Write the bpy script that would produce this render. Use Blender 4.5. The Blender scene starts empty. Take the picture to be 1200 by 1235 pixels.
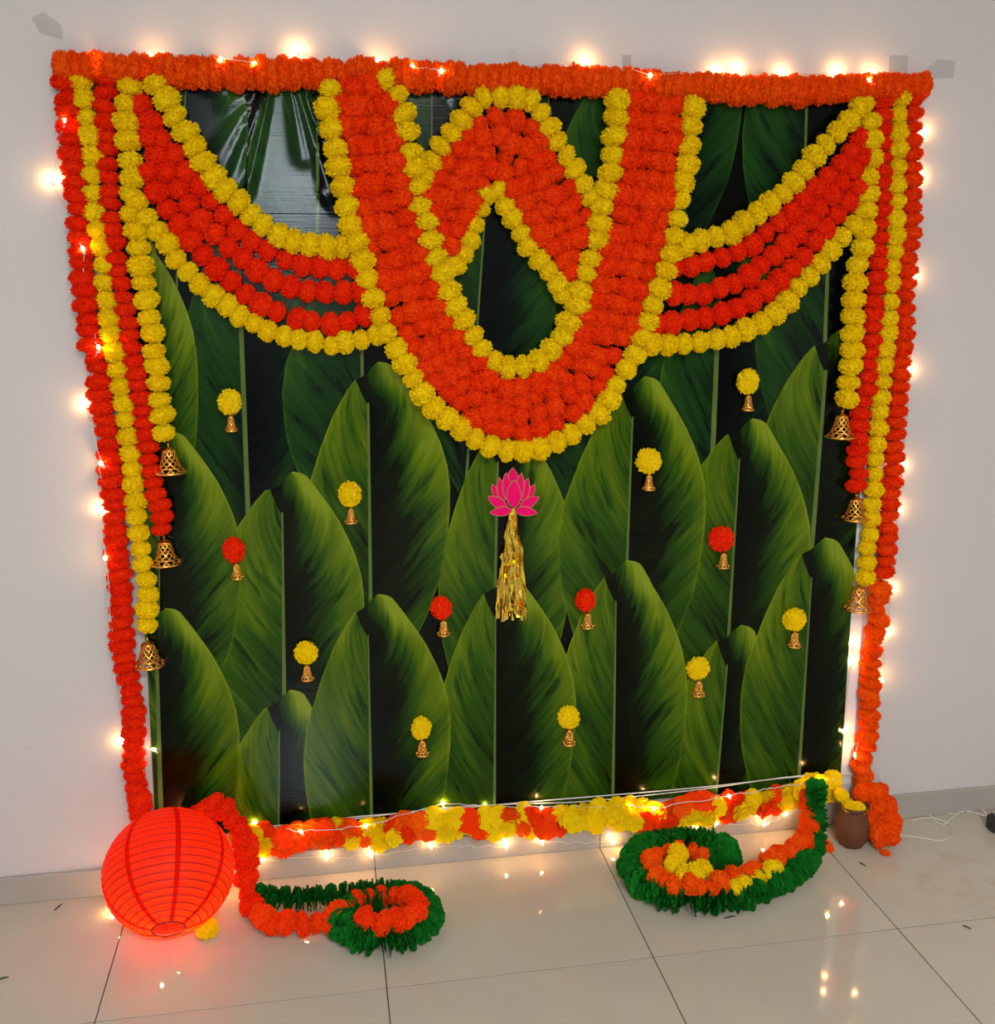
import bpy, math, random
import numpy as np
from mathutils import Vector, Matrix
random.seed(7)
S = bpy.context.scene
col = S.collection
# ------------------------------------------------------------------ camera
IW, IH, F = 1200, 1235, 1225.55
CAM = Vector((0.50987, -2.37587, 1.50780)); YAW, PITCH, ROLL = 0.17196, -0.23292, 0.00086
fwd = Vector((math.sin(YAW)*math.cos(PITCH), math.cos(YAW)*math.cos(PITCH), math.sin(PITCH)))
r0 = Vector((math.cos(YAW), -math.sin(YAW), 0)); u0 = r0.cross(fwd)
RT = r0*math.cos(ROLL)+u0*math.sin(ROLL); UP = u0*math.cos(ROLL)-r0*math.sin(ROLL)
cd = bpy.data.cameras.new('camera'); cam = bpy.data.objects.new('camera', cd); col.objects.link(cam)
cam.matrix_world = Matrix(((RT.x, UP.x, -fwd.x, CAM.x), (RT.y, UP.y, -fwd.y, CAM.y), (RT.z, UP.z, -fwd.z, CAM.z), (0, 0, 0, 1)))
cd.sensor_fit = 'HORIZONTAL'; cd.sensor_width = 36; cd.lens = F/IW*36; cd.clip_start = .05
S.camera = cam
# ------------------------------------------------------------------ world, exposure
w = bpy.data.worlds.new('world'); S.world = w; w.use_nodes = True
w.node_tree.nodes['Background'].inputs[0].default_value = (.8, .85, 1, 1)
w.node_tree.nodes['Background'].inputs[1].default_value = .05
S.view_settings.view_transform = 'Standard'; S.view_settings.look = 'None'
S.view_settings.gamma = 1; S.view_settings.use_curve_mapping = False; S.view_settings.exposure = 0.35
CEIL_W, PANE_E, BULB_E, LANT_E = 92, 36, 165, 115
CEIL_COL, BULB_COL = (1, .93, .88), (1, .55, .2)
# room
RX0, RX1, RY0, RZ1 = -1.6, 3.7, -5.0, 2.8

def ray(px, py):
    return (RT*((px-IW/2)/F) - UP*((py-IH/2)/F) + fwd)
def onwall(px, py, d=0.0):           # point of the plane d metres in front of the wall
    r = ray(px, py); t = (-d-CAM.y)/r.y; return CAM+r*t
def onfloor(px, py, z=0.0):
    r = ray(px, py); t = (z-CAM.z)/r.z; return CAM+r*t
def mpp(p):                          # metres per photo pixel at a point
    return (p-CAM).dot(fwd)/F

# ------------------------------------------------------------------ node helpers
class NT:
    def __init__(s, name):
        s.m = bpy.data.materials.new(name); s.m.use_nodes = True; s.t = s.m.node_tree
        s.bsdf = s.t.nodes['Principled BSDF']; s.out = s.t.nodes['Material Output']
    def n(s, kind, **kw):
        nd = s.t.nodes.new('ShaderNode'+kind)
        for k, v in kw.items(): setattr(nd, k, v)
        return nd
    def put(s, sock, v):
        if hasattr(v, 'default_value') or hasattr(v, 'links'): s.t.links.new(v, sock)
        else: sock.default_value = v
    def math(s, op, a, b=0.0, c=0.0, clamp=False):
        nd = s.n('Math', operation=op, use_clamp=clamp)
        s.put(nd.inputs[0], a); s.put(nd.inputs[1], b); s.put(nd.inputs[2], c); return nd.outputs[0]
    def add(s, a, b): return s.math('ADD', a, b)
    def mul(s, a, b): return s.math('MULTIPLY', a, b)
    def sub(s, a, b): return s.math('SUBTRACT', a, b)
    def sstep(s, x, lo, hi):
        nd = s.n('MapRange', interpolation_type='SMOOTHSTEP'); s.put(nd.inputs[0], x)
        nd.inputs[1].default_value = lo; nd.inputs[2].default_value = hi; return nd.outputs[0]
    def mix(s, f, a, b):
        nd = s.n('Mix', data_type='RGBA'); s.put(nd.inputs[0], f); s.put(nd.inputs[6], a); s.put(nd.inputs[7], b); return nd.outputs[2]
    def mixf(s, f, a, b):
        nd = s.n('Mix', data_type='FLOAT'); s.put(nd.inputs[0], f); s.put(nd.inputs[2], a); s.put(nd.inputs[3], b); return nd.outputs[0]
    def noise(s, vec, scale, detail=2.0, rough=.5, out=0):
        nd = s.n('TexNoise'); s.put(nd.inputs['Vector'], vec) if vec is not None else None
        nd.inputs['Scale'].default_value = scale; nd.inputs['Detail'].default_value = detail; nd.inputs['Roughness'].default_value = rough
        return nd.outputs[out]
    def comb(s, x, y, z):
        nd = s.n('CombineXYZ'); s.put(nd.inputs[0], x); s.put(nd.inputs[1], y); s.put(nd.inputs[2], z); return nd.outputs[0]
    def sep(s, v):
        nd = s.n('SeparateXYZ'); s.put(nd.inputs[0], v); return nd.outputs
    def ramp(s, f, stops):
        nd = s.n('ValToRGB'); s.put(nd.inputs[0], f); e = nd.color_ramp.elements
        while len(e) < len(stops): e.new(.5)
        for el, (p, c) in zip(e, stops): el.position = p; el.color = (*c, 1)
        return nd.outputs[0]
    def bump(s, h, strength, dist):
        nd = s.n('Bump'); s.put(nd.inputs['Height'], h); nd.inputs['Strength'].default_value = strength; nd.inputs['Distance'].default_value = dist
        s.t.links.new(nd.outputs[0], s.bsdf.inputs['Normal']); return nd
    def coord(s, which='Object'): return s.n('TexCoord').outputs[which]
    def base(s, c, rough=.5, metal=0.0, spec=.5):
        s.put(s.bsdf.inputs['Base Color'], (*c, 1) if isinstance(c, tuple) else c)
        s.put(s.bsdf.inputs['Roughness'], rough); s.bsdf.inputs['Metallic'].default_value = metal
        s.bsdf.inputs['Specular IOR Level'].default_value = spec; return s
def plain(name, c, rough=.5, metal=0.0, spec=.5, var=.12, scale=40):
    q = NT(name); n = q.noise(q.coord(), scale, 3)
    q.base(q.mix(n, (*[x*(1-var) for x in c], 1), (*[min(1, x*(1+var)) for x in c], 1)), rough, metal, spec); return q.m
def emis(name, c, e):
    q = NT(name); q.base((0, 0, 0), .5); q.bsdf.inputs['Emission Color'].default_value = (*c, 1); q.bsdf.inputs['Emission Strength'].default_value = e; return q.m
def fluffy(name, c, c2, trans=.25):
    q = NT(name); oi = q.n('ObjectInfo').outputs['Random']
    n = q.noise(q.coord(), 2.2, 2)
    colr = q.mix(q.math('ADD', q.mul(oi, .6), q.mul(n, .5), clamp=True), (*c, 1), (*c2, 1))
    q.base(colr, .75, 0, .06)
    tr = q.n('BsdfTranslucent'); q.put(tr.inputs[0], colr); mx = q.n('MixShader'); mx.inputs[0].default_value = trans
    q.t.links.new(q.bsdf.outputs[0], mx.inputs[1]); q.t.links.new(tr.outputs[0], mx.inputs[2]); q.t.links.new(mx.outputs[0], q.out.inputs[0]); return q.m
M = {}
# wall paint
q = NT('wall_paint'); n = q.noise(q.coord(), 1.3, 4); f = q.noise(q.coord(), 180, 2)
q.base(q.mix(n, (.55, .53, .53, 1), (.60, .575, .56, 1)), .55, 0, .35); q.bump(f, .06, .002); M['wall'] = q.m
M['farwall'] = plain('muted_far_wall_paint', (.22, .21, .20), .7, var=.05)
M['ceiling'] = plain('ceiling_paint', (.75, .75, .75), .8, var=.02)
# vitrified floor tile, with a spill of dusty powder near the pot
STAIN = onfloor(1150, 1062)
q = NT('floor_tile'); oi = q.n('ObjectInfo').outputs['Random']
n = q.noise(q.coord(), 5, 6, .62); n2 = q.noise(q.coord(), 38, 3)
c = q.mix(n, (.45, .41, .33, 1), (.59, .545, .445, 1)); c = q.mix(q.mul(n2, .35), c, (.50, .47, .40, 1)); c = q.mix(q.mul(oi, .18), c, (.44, .42, .36, 1))
px_, py_, _ = q.sep(q.n('NewGeometry').outputs['Position']); dx = q.mul(q.sub(px_, STAIN.x), 3.6); dy = q.mul(q.sub(py_, STAIN.y), 4.5)
rad = q.math('SQRT', q.add(q.mul(dx, dx), q.mul(dy, dy))); ns = q.noise(q.comb(px_, py_, 0.0), 16, 4, .65)
sf = q.mul(q.sub(1.0, q.sstep(rad, .15, 1.0)), q.sstep(ns, .46, .66)); c = q.mix(q.mul(sf, .55), c, (.42, .34, .20, 1))
q.base(c, q.add(q.math('MULTIPLY_ADD', n, .06, .03), q.mul(sf, .3)), 0, .55); M['tile'] = q.m
M['grout'] = plain('grout', (.07, .062, .052), .9, 0, .1)
q = NT('skirting_tile'); n = q.noise(q.coord(), 6, 4); q.base(q.mix(n, (.34, .32, .29, 1), (.41, .385, .345, 1)), .18, 0, .5); M['skirt'] = q.m
# flowers
M['yellow'] = fluffy('yellow_flower', (.95, .66, .003), (.97, .76, .008))
M['orange'] = fluffy('orange_flower', (.95, .040, .003), (.98, .085, .004))
M['red'] = fluffy('red_orange_flower', (.93, .022, .003), (.97, .045, .004))
M['deep'] = fluffy('deep_orange_flower', (.97, .085, .003), (.98, .15, .005))
M['green'] = fluffy('green_cloth_leaf', (.004, .09, .010), (.012, .24, .02), .25)
M['gold'] = plain('gold_metal', (1.0, .50, .10), .26, 1.0)
q = NT('gold_foil'); q.base(q.mix(q.noise(q.coord(), 60, 2), (.80, .55, .05, 1), (1.0, .78, .14, 1)), .12, 1.0); M['foil'] = q.m
M['pink'] = plain('magenta_enamel', (.80, .0, .14), .5, 0, .12, var=.06)
M['goldpaint'] = plain('gold_paint', (.45, .27, .06), .4, .6)
M['wire'] = plain('white_wire', (.75, .73, .68), .4, var=.03)
M['bulb'] = emis('bulb_glow', BULB_COL, BULB_E)
M['socket'] = plain('clear_socket', (.75, .65, .5), .3)
M['clay'] = plain('terracotta_clay', (.12, .034, .010), .75, var=.3, scale=30)
M['black'] = plain('black_plastic', (.012, .012, .013), .4)
M['twig'] = plain('dark_twig', (.03, .022, .015), .8)
M['margin'] = plain('white_film_border', (.80, .79, .80), .25, var=.02)
M['pane'] = emis('added_window_glow', (.80, .92, 1), PANE_E)  # glow of the added window in the unseen wall
M['bulbin'] = emis('lantern_bulb_glow', BULB_COL, LANT_E)
M['white'] = plain('white_metal', (.8, .8, .8), .4, var=.02)
q = NT('clear_tape'); q.base((.60, .58, .57), .15); q.bsdf.inputs['Alpha'].default_value = .22; M['tape'] = q.m
# lantern paper: thin translucent red
q = NT('red_lantern_paper'); n = q.noise(q.coord(), 90, 3)
c = q.mix(n, (.80, .012, .003, 1), (.88, .02, .004, 1)); q.base(c, .6, 0, .3)
tr = q.n('BsdfTranslucent'); q.put(tr.inputs[0], q.mix(n, (1, .075, .004, 1), (1, .095, .005, 1))); mx = q.n('MixShader'); mx.inputs[0].default_value = .5
q.t.links.new(q.bsdf.outputs[0], mx.inputs[1]); q.t.links.new(tr.outputs[0], mx.inputs[2]); q.t.links.new(mx.outputs[0], q.out.inputs[0]); M['paper'] = q.m
M['seam'] = fluffy('red_paper_seam', (.70, .008, .002), (.74, .010, .002), .35)
M['rib'] = plain('lantern_wire', (.16, .003, .002), .6)

def film(q):                          # gloss, fold creases and fine ribs shared by the printed sheet and its leaves
    x, y, z = q.sep(q.coord())
    h = None
    for zz in (1.245, 1.135, 1.63, .86, .50):
        d = q.math('ABSOLUTE', q.sub(z, q.add(zz, q.mul(x, .004)))); b = q.sub(1.0, q.sstep(d, 0.0, .0035))
        h = b if h is None else q.add(h, b)
    n = q.noise(q.comb(q.mul(x, 6.0), 0.0, q.mul(z, 260.0)), 1.0, 2)
    h = q.add(q.mul(h, .22), q.mul(n, .28)); q.bump(h, .35, .0016)
    q.put(q.bsdf.inputs['Roughness'], .17); q.bsdf.inputs['Specular IOR Level'].default_value = .15
def leafmat(name, gain, hue):
    q = NT(name); uv = q.n('UVMap'); uv.uv_map = 'leaf'; u, v, _ = q.sep(uv.outputs[0])
    rnd = q.n('ObjectInfo').outputs['Random']; s = q.math('ABSOLUTE', u); right = q.math('GREATER_THAN', u, 0.0)
    wv = q.add(v, q.mul(s, .30))
    n1 = q.noise(q.comb(q.mul(wv, 9.0), q.mul(s, .9), q.add(q.mul(rnd, 31.0), q.mul(right, 7.0))), 1.0, 3, .6)
    n2 = q.noise(q.comb(q.mul(wv, 46.0), q.mul(s, 1.3), q.mul(rnd, 17.0)), 1.0, 2, .6)
    n3 = q.noise(q.comb(q.mul(u, 1.5), q.mul(v, 3.0), q.mul(rnd, 9.0)), 1.0, 2)
    st = q.add(q.mul(q.sub(n1, .5), .75), q.mul(q.sub(n2, .5), .42)); st = q.add(st, q.mul(q.sub(n3, .5), .3))
    top = q.sub(1.0, q.sstep(v, .12, .75))
    bl = q.add(q.add(.30, q.mul(s, .20)), q.mul(top, .22)); bl = q.add(bl, q.mul(st, .85))
    tip = q.sub(1.0, q.sstep(v, .03, .15))
    br = q.add(q.mul(q.sstep(q.add(s, q.mul(st, .55)), .02, .98), q.add(.38, q.mul(top, .46))), q.mul(q.mul(st, s), .8))
    br = q.add(br, q.mul(tip, q.add(.10, q.mul(q.sstep(s, .0, .06), .22))))
    b = q.mixf(right, bl, br)
    n4 = q.noise(q.comb(q.mul(wv, 24.0), q.mul(s, 2.2), q.add(q.mul(rnd, 13.0), 5.0)), 1.0, 2, .55)
    b = q.sub(b, q.mul(q.mul(q.sstep(n4, .56, .70), q.sub(1.0, q.sstep(s, .75, .98))), .17))
    b = q.mul(q.add(b, q.mul(q.sstep(s, .955, .99), .13)), gain)
    tone = [(0, (.0006, .0016, .0006)), (.20, (.0022, .010, .0012)), (.46, (.020, .066, .003)), (.72, (.092, .152, .003)), (1, (.19, .26, .015))]
    if hue: tone = [(p, (c[0]*.62, c[1]*.85, c[2]*2.2+.001)) for p, c in tone]
    c = q.ramp(b, tone); q.base(c, .27); film(q); return q.m
M['leaf'] = leafmat('printed_leaf_bright', 1.0, False)
M['leafdark'] = leafmat('printed_leaf_dark', .74, True)
q = NT('printed_dark_ground'); n = q.noise(q.coord(), 5, 4); q.base(q.mix(q.sstep(n, .5, .8), (.0008, .002, .0008, 1), (.004, .016, .006, 1)), .27); film(q); M['ground'] = q.m
q = NT('printed_midrib'); n = q.noise(q.coord(), 25, 2); q.base(q.mix(n, (.07, .12, .025, 1), (.12, .18, .04, 1)), .27); film(q); M['midrib'] = q.m

# ------------------------------------------------------------------ mesh helpers
class MB:
    def __init__(s): s.v = []; s.f = []; s.uv = None
    def add(s, vs, fs):
        o = len(s.v); s.v += [tuple(x) for x in vs]; s.f += [tuple(i+o for i in f) for f in fs]; return s
    def mesh(s, name, mat, smooth=False):
        m = bpy.data.meshes.new(name); m.from_pydata(s.v, [], s.f); m.materials.append(M[mat] if isinstance(mat, str) else mat)
        if smooth: m.polygons.foreach_set('use_smooth', [True]*len(m.polygons))
        m.update(); return m
    def box(s, c, d):
        x, y, z = c; a, b, e = d[0]/2, d[1]/2, d[2]/2
        vs = [(x+i*a, y+j*b, z+k*e) for i in (-1, 1) for j in (-1, 1) for k in (-1, 1)]
        return s.add(vs, [(0, 1, 3, 2), (4, 6, 7, 5), (0, 4, 5, 1), (2, 3, 7, 6), (0, 2, 6, 4), (1, 5, 7, 3)])
    def bbox(s, c, d, b):              # box with chamfered edges
        x, y, z = c; h = [k/2 for k in d]; vs = []; idx = {}
        for i in (-1, 1):
            for j in (-1, 1):
                for k in (-1, 1):
                    for ax in range(3):
                        p = [i*(h[0]-b), j*(h[1]-b), k*(h[2]-b)]; p[ax] = (i, j, k)[ax]*h[ax]
                        idx[(i, j, k, ax)] = len(vs); vs.append((x+p[0], y+p[1], z+p[2]))
        fs = []
        for ax in range(3):
            o = [a for a in range(3) if a != ax]
            for sg in (-1, 1):
                f = []
                for a, c2 in ((-1, -1), (1, -1), (1, 1), (-1, 1)):
                    t = [0, 0, 0]; t[ax] = sg; t[o[0]] = a; t[o[1]] = c2; f.append(idx[(*t, ax)])
                fs.append(f)
            for a in (-1, 1):
                for c2 in (-1, 1):
                    e = []
                    for t0, which in ((-1, 0), (-1, 1), (1, 1), (1, 0)):
                        t = [0, 0, 0]; t[ax] = t0; t[o[0]] = a; t[o[1]] = c2; e.append(idx[(*t, o[which])])
                    fs.append(e)
        for i in (-1, 1):
            for j in (-1, 1):
                for k in (-1, 1): fs.append([idx[(i, j, k, a)] for a in range(3)])
        return s.add(vs, fs)
    def lathe(s, prof, n=20, c=(0, 0, 0), cap=False):
        vs = [(c[0]+r*math.cos(2*math.pi*i/n), c[1]+r*math.sin(2*math.pi*i/n), c[2]+z) for r, z in prof for i in range(n)]
        fs = [(k*n+i, k*n+(i+1) % n, (k+1)*n+(i+1) % n, (k+1)*n+i) for k in range(len(prof)-1) for i in range(n)]
        if cap: fs += [tuple(range(n))[::-1], tuple((len(prof)-1)*n+i for i in range(n))]
        return s.add(vs, fs)
    def tube(s, pts, r, n=6, closed=False):
        pts = [Vector(p) for p in pts]; N = len(pts); vs = []; fs = []; ref = None
        for i, p in enumerate(pts):
            a = pts[(i-1) % N] if (closed or i > 0) else p; b = pts[(i+1) % N] if (closed or i < N-1) else p
            t = (b-a); t = t.normalized() if t.length > 1e-9 else Vector((0, 0, 1))
            if ref is None: ref = Vector((0, 0, 1)) if abs(t.z) < .9 else Vector((1, 0, 0))
            x = ref-t*ref.dot(t); x = x.normalized() if x.length > 1e-6 else t.orthogonal().normalized(); ref = x; y = t.cross(x)
            rr = r[i] if isinstance(r, (list, tuple)) else r
            vs += [p+x*(rr*math.cos(2*math.pi*k/n))+y*(rr*math.sin(2*math.pi*k/n)) for k in range(n)]
        for i in range(N if closed else N-1):
            j = (i+1) % N; fs += [(i*n+k, i*n+(k+1) % n, j*n+(k+1) % n, j*n+k) for k in range(n)]
        if not closed: fs += [tuple(range(n))[::-1], tuple((N-1)*n+k for k in range(n))]
        return s.add(vs, fs)
    def sphere(s, c, r, nu=12, nv=8):
        rr = r if isinstance(r, (tuple, list)) else (r, r, r); vs = [(c[0], c[1], c[2]-rr[2])]
        for j in range(1, nv):
            th = -math.pi/2+math.pi*j/nv
            vs += [(c[0]+rr[0]*math.cos(th)*math.cos(2*math.pi*i/nu), c[1]+rr[1]*math.cos(th)*math.sin(2*math.pi*i/nu), c[2]+rr[2]*math.sin(th)) for i in range(nu)]
        vs.append((c[0], c[1], c[2]+rr[2])); fs = [(0, 1+(i+1) % nu, 1+i) for i in range(nu)]
        for j in range(nv-2): fs += [(1+j*nu+i, 1+j*nu+(i+1) % nu, 1+(j+1)*nu+(i+1) % nu, 1+(j+1)*nu+i) for i in range(nu)]
        L = len(vs)-1; o = 1+(nv-2)*nu; fs += [(o+i, o+(i+1) % nu, L) for i in range(nu)]
        return s.add(vs, fs)
def link(name, data, parent=None, mw=None):
    o = bpy.data.objects.new(name, data); col.objects.link(o)
    if mw is not None: o.matrix_world = mw
    if parent is not None:
        o.parent = parent; o.matrix_parent_inverse = parent.matrix_world.inverted()   # parents keep identity rotation and scale
        if mw is not None: o.matrix_basis = mw
    return o
def tag(o, label, cat, group=None, kind=None):
    if label: o['label'] = label
    if cat: o['category'] = cat
    if group: o['group'] = group
    if kind: o['kind'] = kind
    return o
def empty(name, loc, label, cat, group=None):
    o = bpy.data.objects.new(name, None); col.objects.link(o); o.location = loc; o.empty_display_size = .02
    o.matrix_world = Matrix.Translation(Vector(loc)); return tag(o, label, cat, group)
def struct(name, mesh): o = link(name, mesh); o['kind'] = 'structure'; return o
def frame(p, zaxis, scale=(1, 1, 1), spin=0.0):
    z = Vector(zaxis).normalized(); a = Vector((0, -1, 0)) if abs(z.y) < .9 else Vector((1, 0, 0))
    x = (a-z*a.dot(z)).normalized(); y = z.cross(x); R = Matrix((x, y, z)).transposed().to_4x4()
    return Matrix.Translation(p) @ R @ Matrix.Rotation(spin, 4, 'Z') @ Matrix.Diagonal((*scale, 1))
def resample(pts, step):
    pts = [Vector(p) for p in pts]
    # Catmull-Rom, then equal steps
    d = []
    for i in range(len(pts)-1):
        p0 = pts[max(i-1, 0)]; p1 = pts[i]; p2 = pts[i+1]; p3 = pts[min(i+2, len(pts)-1)]
        for k in range(10):
            t = k/10; d.append(.5*((2*p1)+(p2-p0)*t+(2*p0-5*p1+4*p2-p3)*t*t+(3*p1-p0-3*p2+p3)*t**3))
    d.append(pts[-1]); L = [0]
    for a, b in zip(d, d[1:]): L.append(L[-1]+(b-a).length)
    n = max(1, round(L[-1]/step)); out = []; j = 0
    for k in range(n+1):
        s_ = L[-1]*k/n
        while j < len(L)-2 and L[j+1] < s_: j += 1
        t = (s_-L[j])/max(1e-9, L[j+1]-L[j]); out.append(d[j].lerp(d[j+1], min(1, t)))
    return out

# ------------------------------------------------------------------ room shell
struct('wall_back', MB().box(((RX0+RX1)/2, .05, RZ1/2), (RX1-RX0+.2, .1, RZ1)).mesh('wall', 'wall'))
struct('wall_left', MB().box((RX0-.05, RY0/2, RZ1/2), (.1, -RY0, RZ1)).mesh('wall', 'wall'))
struct('wall_right', MB().box((RX1+.05, RY0/2, RZ1/2), (.1, -RY0, RZ1)).mesh('wall', 'wall'))
struct('wall_front', MB().box(((RX0+RX1)/2, RY0-.05, RZ1/2), (RX1-RX0+.2, .1, RZ1)).mesh('wall', 'farwall'))
struct('ceiling', MB().box(((RX0+RX1)/2, RY0/2, RZ1+.05), (RX1-RX0+.2, -RY0+.2, .1)).mesh('ceiling', 'ceiling'))
floor = struct('floor', MB().box(((RX0+RX1)/2, RY0/2, -.0514), (RX1-RX0+.2, -RY0+.2, .1)).mesh('floor', 'grout'))
def tiles():
    xs = [RX0]+[.6*k for k in range(-2, 7)]+[RX1]; ys = [0]+[-.464-.6*k for k in range(8)]+[RY0]; cache = {}
    for a, b in zip(xs, xs[1:]):
        for c, d in zip(ys, ys[1:]):
            if b-a < .05 or c-d < .05: continue
            key = (round(b-a, 3), round(c-d, 3))
            if key not in cache: cache[key] = MB().bbox((0, 0, -.0008), (b-a-.0026, c-d-.0026, .0016), .0002).mesh('floor_tile', 'tile')
            link('floor_tile', cache[key], floor, Matrix.Translation(((a+b)/2, (c+d)/2, 0)))
tiles()
def skirting():
    t = bpy.data.objects.new('baseboard_back', None); col.objects.link(t); t['kind'] = 'structure'
    xs = [RX0]+[.6*k for k in range(-2, 7)]+[RX1]
    for a, b in zip(xs, xs[1:]):
        if b-a < .05: continue
        link('skirting_tile', MB().bbox((0, 0, 0), (b-a-.0016, .012, .072), .0015).mesh('skirting_tile', 'skirt'), t, Matrix.Translation(((a+b)/2, -.006, .0365)))
skirting()
# added ceiling panel and added window, both unseen behind the viewer
def fixtures():
    t = empty('added_ceiling_light', (1.0, -3.5, RZ1-.03), 'added square white ceiling light panel over the middle of the room', 'ceiling light')
    link('added_light_frame', MB().box((0, 0, .015), (1.26, .66, .03)).mesh('added_light_frame', 'white'), t, Matrix.Translation((1.0, -3.5, RZ1-.03)))
    ld = bpy.data.lights.new('added_ceiling_lamp', 'AREA'); ld.shape = 'RECTANGLE'; ld.size = 1.2; ld.size_y = .6; ld.energy = CEIL_W; ld.color = CEIL_COL  # added lamp for the general room light
    lo = bpy.data.objects.new('added_ceiling_lamp', ld); col.objects.link(lo); lo.location = (1.0, -3.5, RZ1-.034)
    # unseen high window, added so its glow glares on the backdrop film
    wn = bpy.data.objects.new('added_window_1', None); col.objects.link(wn); wn['kind'] = 'structure'; wx, wz, ww, wh = .36, 2.16, .50, .72
    for i in (-1, 1):
        link('added_window_frame', MB().bbox((0, 0, 0), (.05, .05, wh+.10), .005).mesh('added_window_frame', 'white'), wn, Matrix.Translation((wx+i*(ww/2+.025), RY0+.02, wz)))
        link('added_window_frame', MB().bbox((0, 0, 0), (ww, .05, .05), .005).mesh('added_window_frame', 'white'), wn, Matrix.Translation((wx, RY0+.02, wz+i*(wh/2+.025))))
    link('added_window_pane', MB().box((0, 0, 0), (ww, .006, wh)).mesh('added_window_pane', 'pane'), wn, Matrix.Translation((wx, RY0+.006, wz)))
fixtures()

# ------------------------------------------------------------------ printed backdrop
TLc, TRc, BLc, BRc = onwall(92, 75), onwall(1098, 100), onwall(187, 1010), onwall(1011, 944)
SX0t, SX1t = TLc.x, TRc.x
def sheet_lim(x):
    t = (x-BLc.x)/(BRc.x-BLc.x); return BLc.z+(BRc.z-BLc.z)*t
LE0, LE1 = onwall(178, 800), onwall(188, 990); RE0, RE1 = onwall(1031, 640), onwall(1012, 935)
def xl(z): return LE1.x+(LE0.x-LE1.x)*(z-LE1.z)/(LE0.z-LE1.z) if z < LE0.z else LE0.x
def xr(z): return RE1.x+(RE0.x-RE1.x)*(z-RE1.z)/(RE0.z-RE1.z) if z < RE0.z else RE0.x
ZT = 1.93
folds = []
for a, b, wd, am in (((327, 108), (298, 232), .007, .010), ((318, 112), (278, 222), .006, .007), ((300, 112), (272, 130), .007, .006), ((360, 112), (398, 232), .010, .008),
                     ((350, 108), (366, 190), .012, .006), ((383, 112), (384, 140), .008, .006), ((245, 108), (275, 112), .006, .006), ((375, 118), (395, 170), .006, .006), ((298, 130), (262, 190), .01, .005),
                     ((545, 112), (556, 130), .006, .005), ((538, 112), (552, 120), .005, .005), ((385, 230), (402, 252), .006, .004)):
    A, B = onwall(*a), onwall(*b); folds.append((A.x, A.z, B.x, B.z, wd, am))
def disp(x, z):
    h = .0015*math.sin(x*5.1+z*2)*math.sin(z*4.3)
    for ax, az, bx, bz, wd, am in folds:
        if x < min(ax, bx)-.08 or x > max(ax, bx)+.08 or z < min(az, bz)-.08: continue
        dx, dz = bx-ax, bz-az; L = dx*dx+dz*dz; t = max(0, min(1, ((x-ax)*dx+(z-az)*dz)/L)); d = math.hypot(x-ax-dx*t, z-az-dz*t)
        w_ = wd*(.6+1.1*t); h += am*(1-.55*t)*math.exp(-(d/w_)**2)
    return h
def sheet():
    m = MB(); nx, nz = 230, 210; vs = []
    for j in range(nz+1):
        for i in range(nx+1):
            u, v = i/nx, j/nz
            z = ZT*v+(1-v)*(BLc.z+(BRc.z-BLc.z)*u); x = xl(z)+(xr(z)-xl(z))*u
            vs.append((x, -.004-disp(x, z), z))
    fs = [(j*(nx+1)+i, j*(nx+1)+i+1, (j+1)*(nx+1)+i+1, (j+1)*(nx+1)+i) for j in range(nz) for i in range(nx)]
    m.add(vs, fs); o = link('leaf_print_backdrop', m.mesh('backdrop', 'ground', True))
    tag(o, 'glossy plastic backdrop sheet printed with overlapping green banana leaves, taped to the white wall', 'backdrop')
    # white unprinted border on the pot side
    b = MB(); pts = []
    for k in range(31):
        z = BRc.z-.004+(1.25-BRc.z)*k/30; x = xr(z); pts += [(x+.0005, -.0035, z), (x+.036, -.0032, z)]
    b.add(pts, [(2*k, 2*k+1, 2*k+3, 2*k+2) for k in range(30)])
    link('white_border', b.mesh('white_border', 'margin', True), o)
    return o
backdrop = sheet()
TR = [(-13, 13.5), (-11.5, 24), (-8, 30), (9, 43), (30, 58), (47, 69), (69, 80), (88, 88), (113, 95), (140, 98), (170, 97), (196, 94.5), (220, 91), (245, 86), (290, 70), (340, 45), (400, 0)]
TI = [(-13, 13), (-6, 4), (3, -2), (8, -14), (22, -9), (40, 0), (400, 0)]
TL = [(8, -15), (21, -25), (51, -42), (88, -57), (113, -65), (147, -76), (184, -80), (222, -78), (252, -73), (300, -58), (350, -36), (400, 0)]
TLi = [(8, -14.5), (22, -9), (40, 0), (400, 0)]
def ip(tab, b):
    if b <= tab[0][0]: return tab[0][1]
    for (a, x), (c, y) in zip(tab, tab[1:]):
        if b <= c: return x+(y-x)*(b-a)/(c-a)
    return tab[-1][1]
leaf_i = [0]
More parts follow.
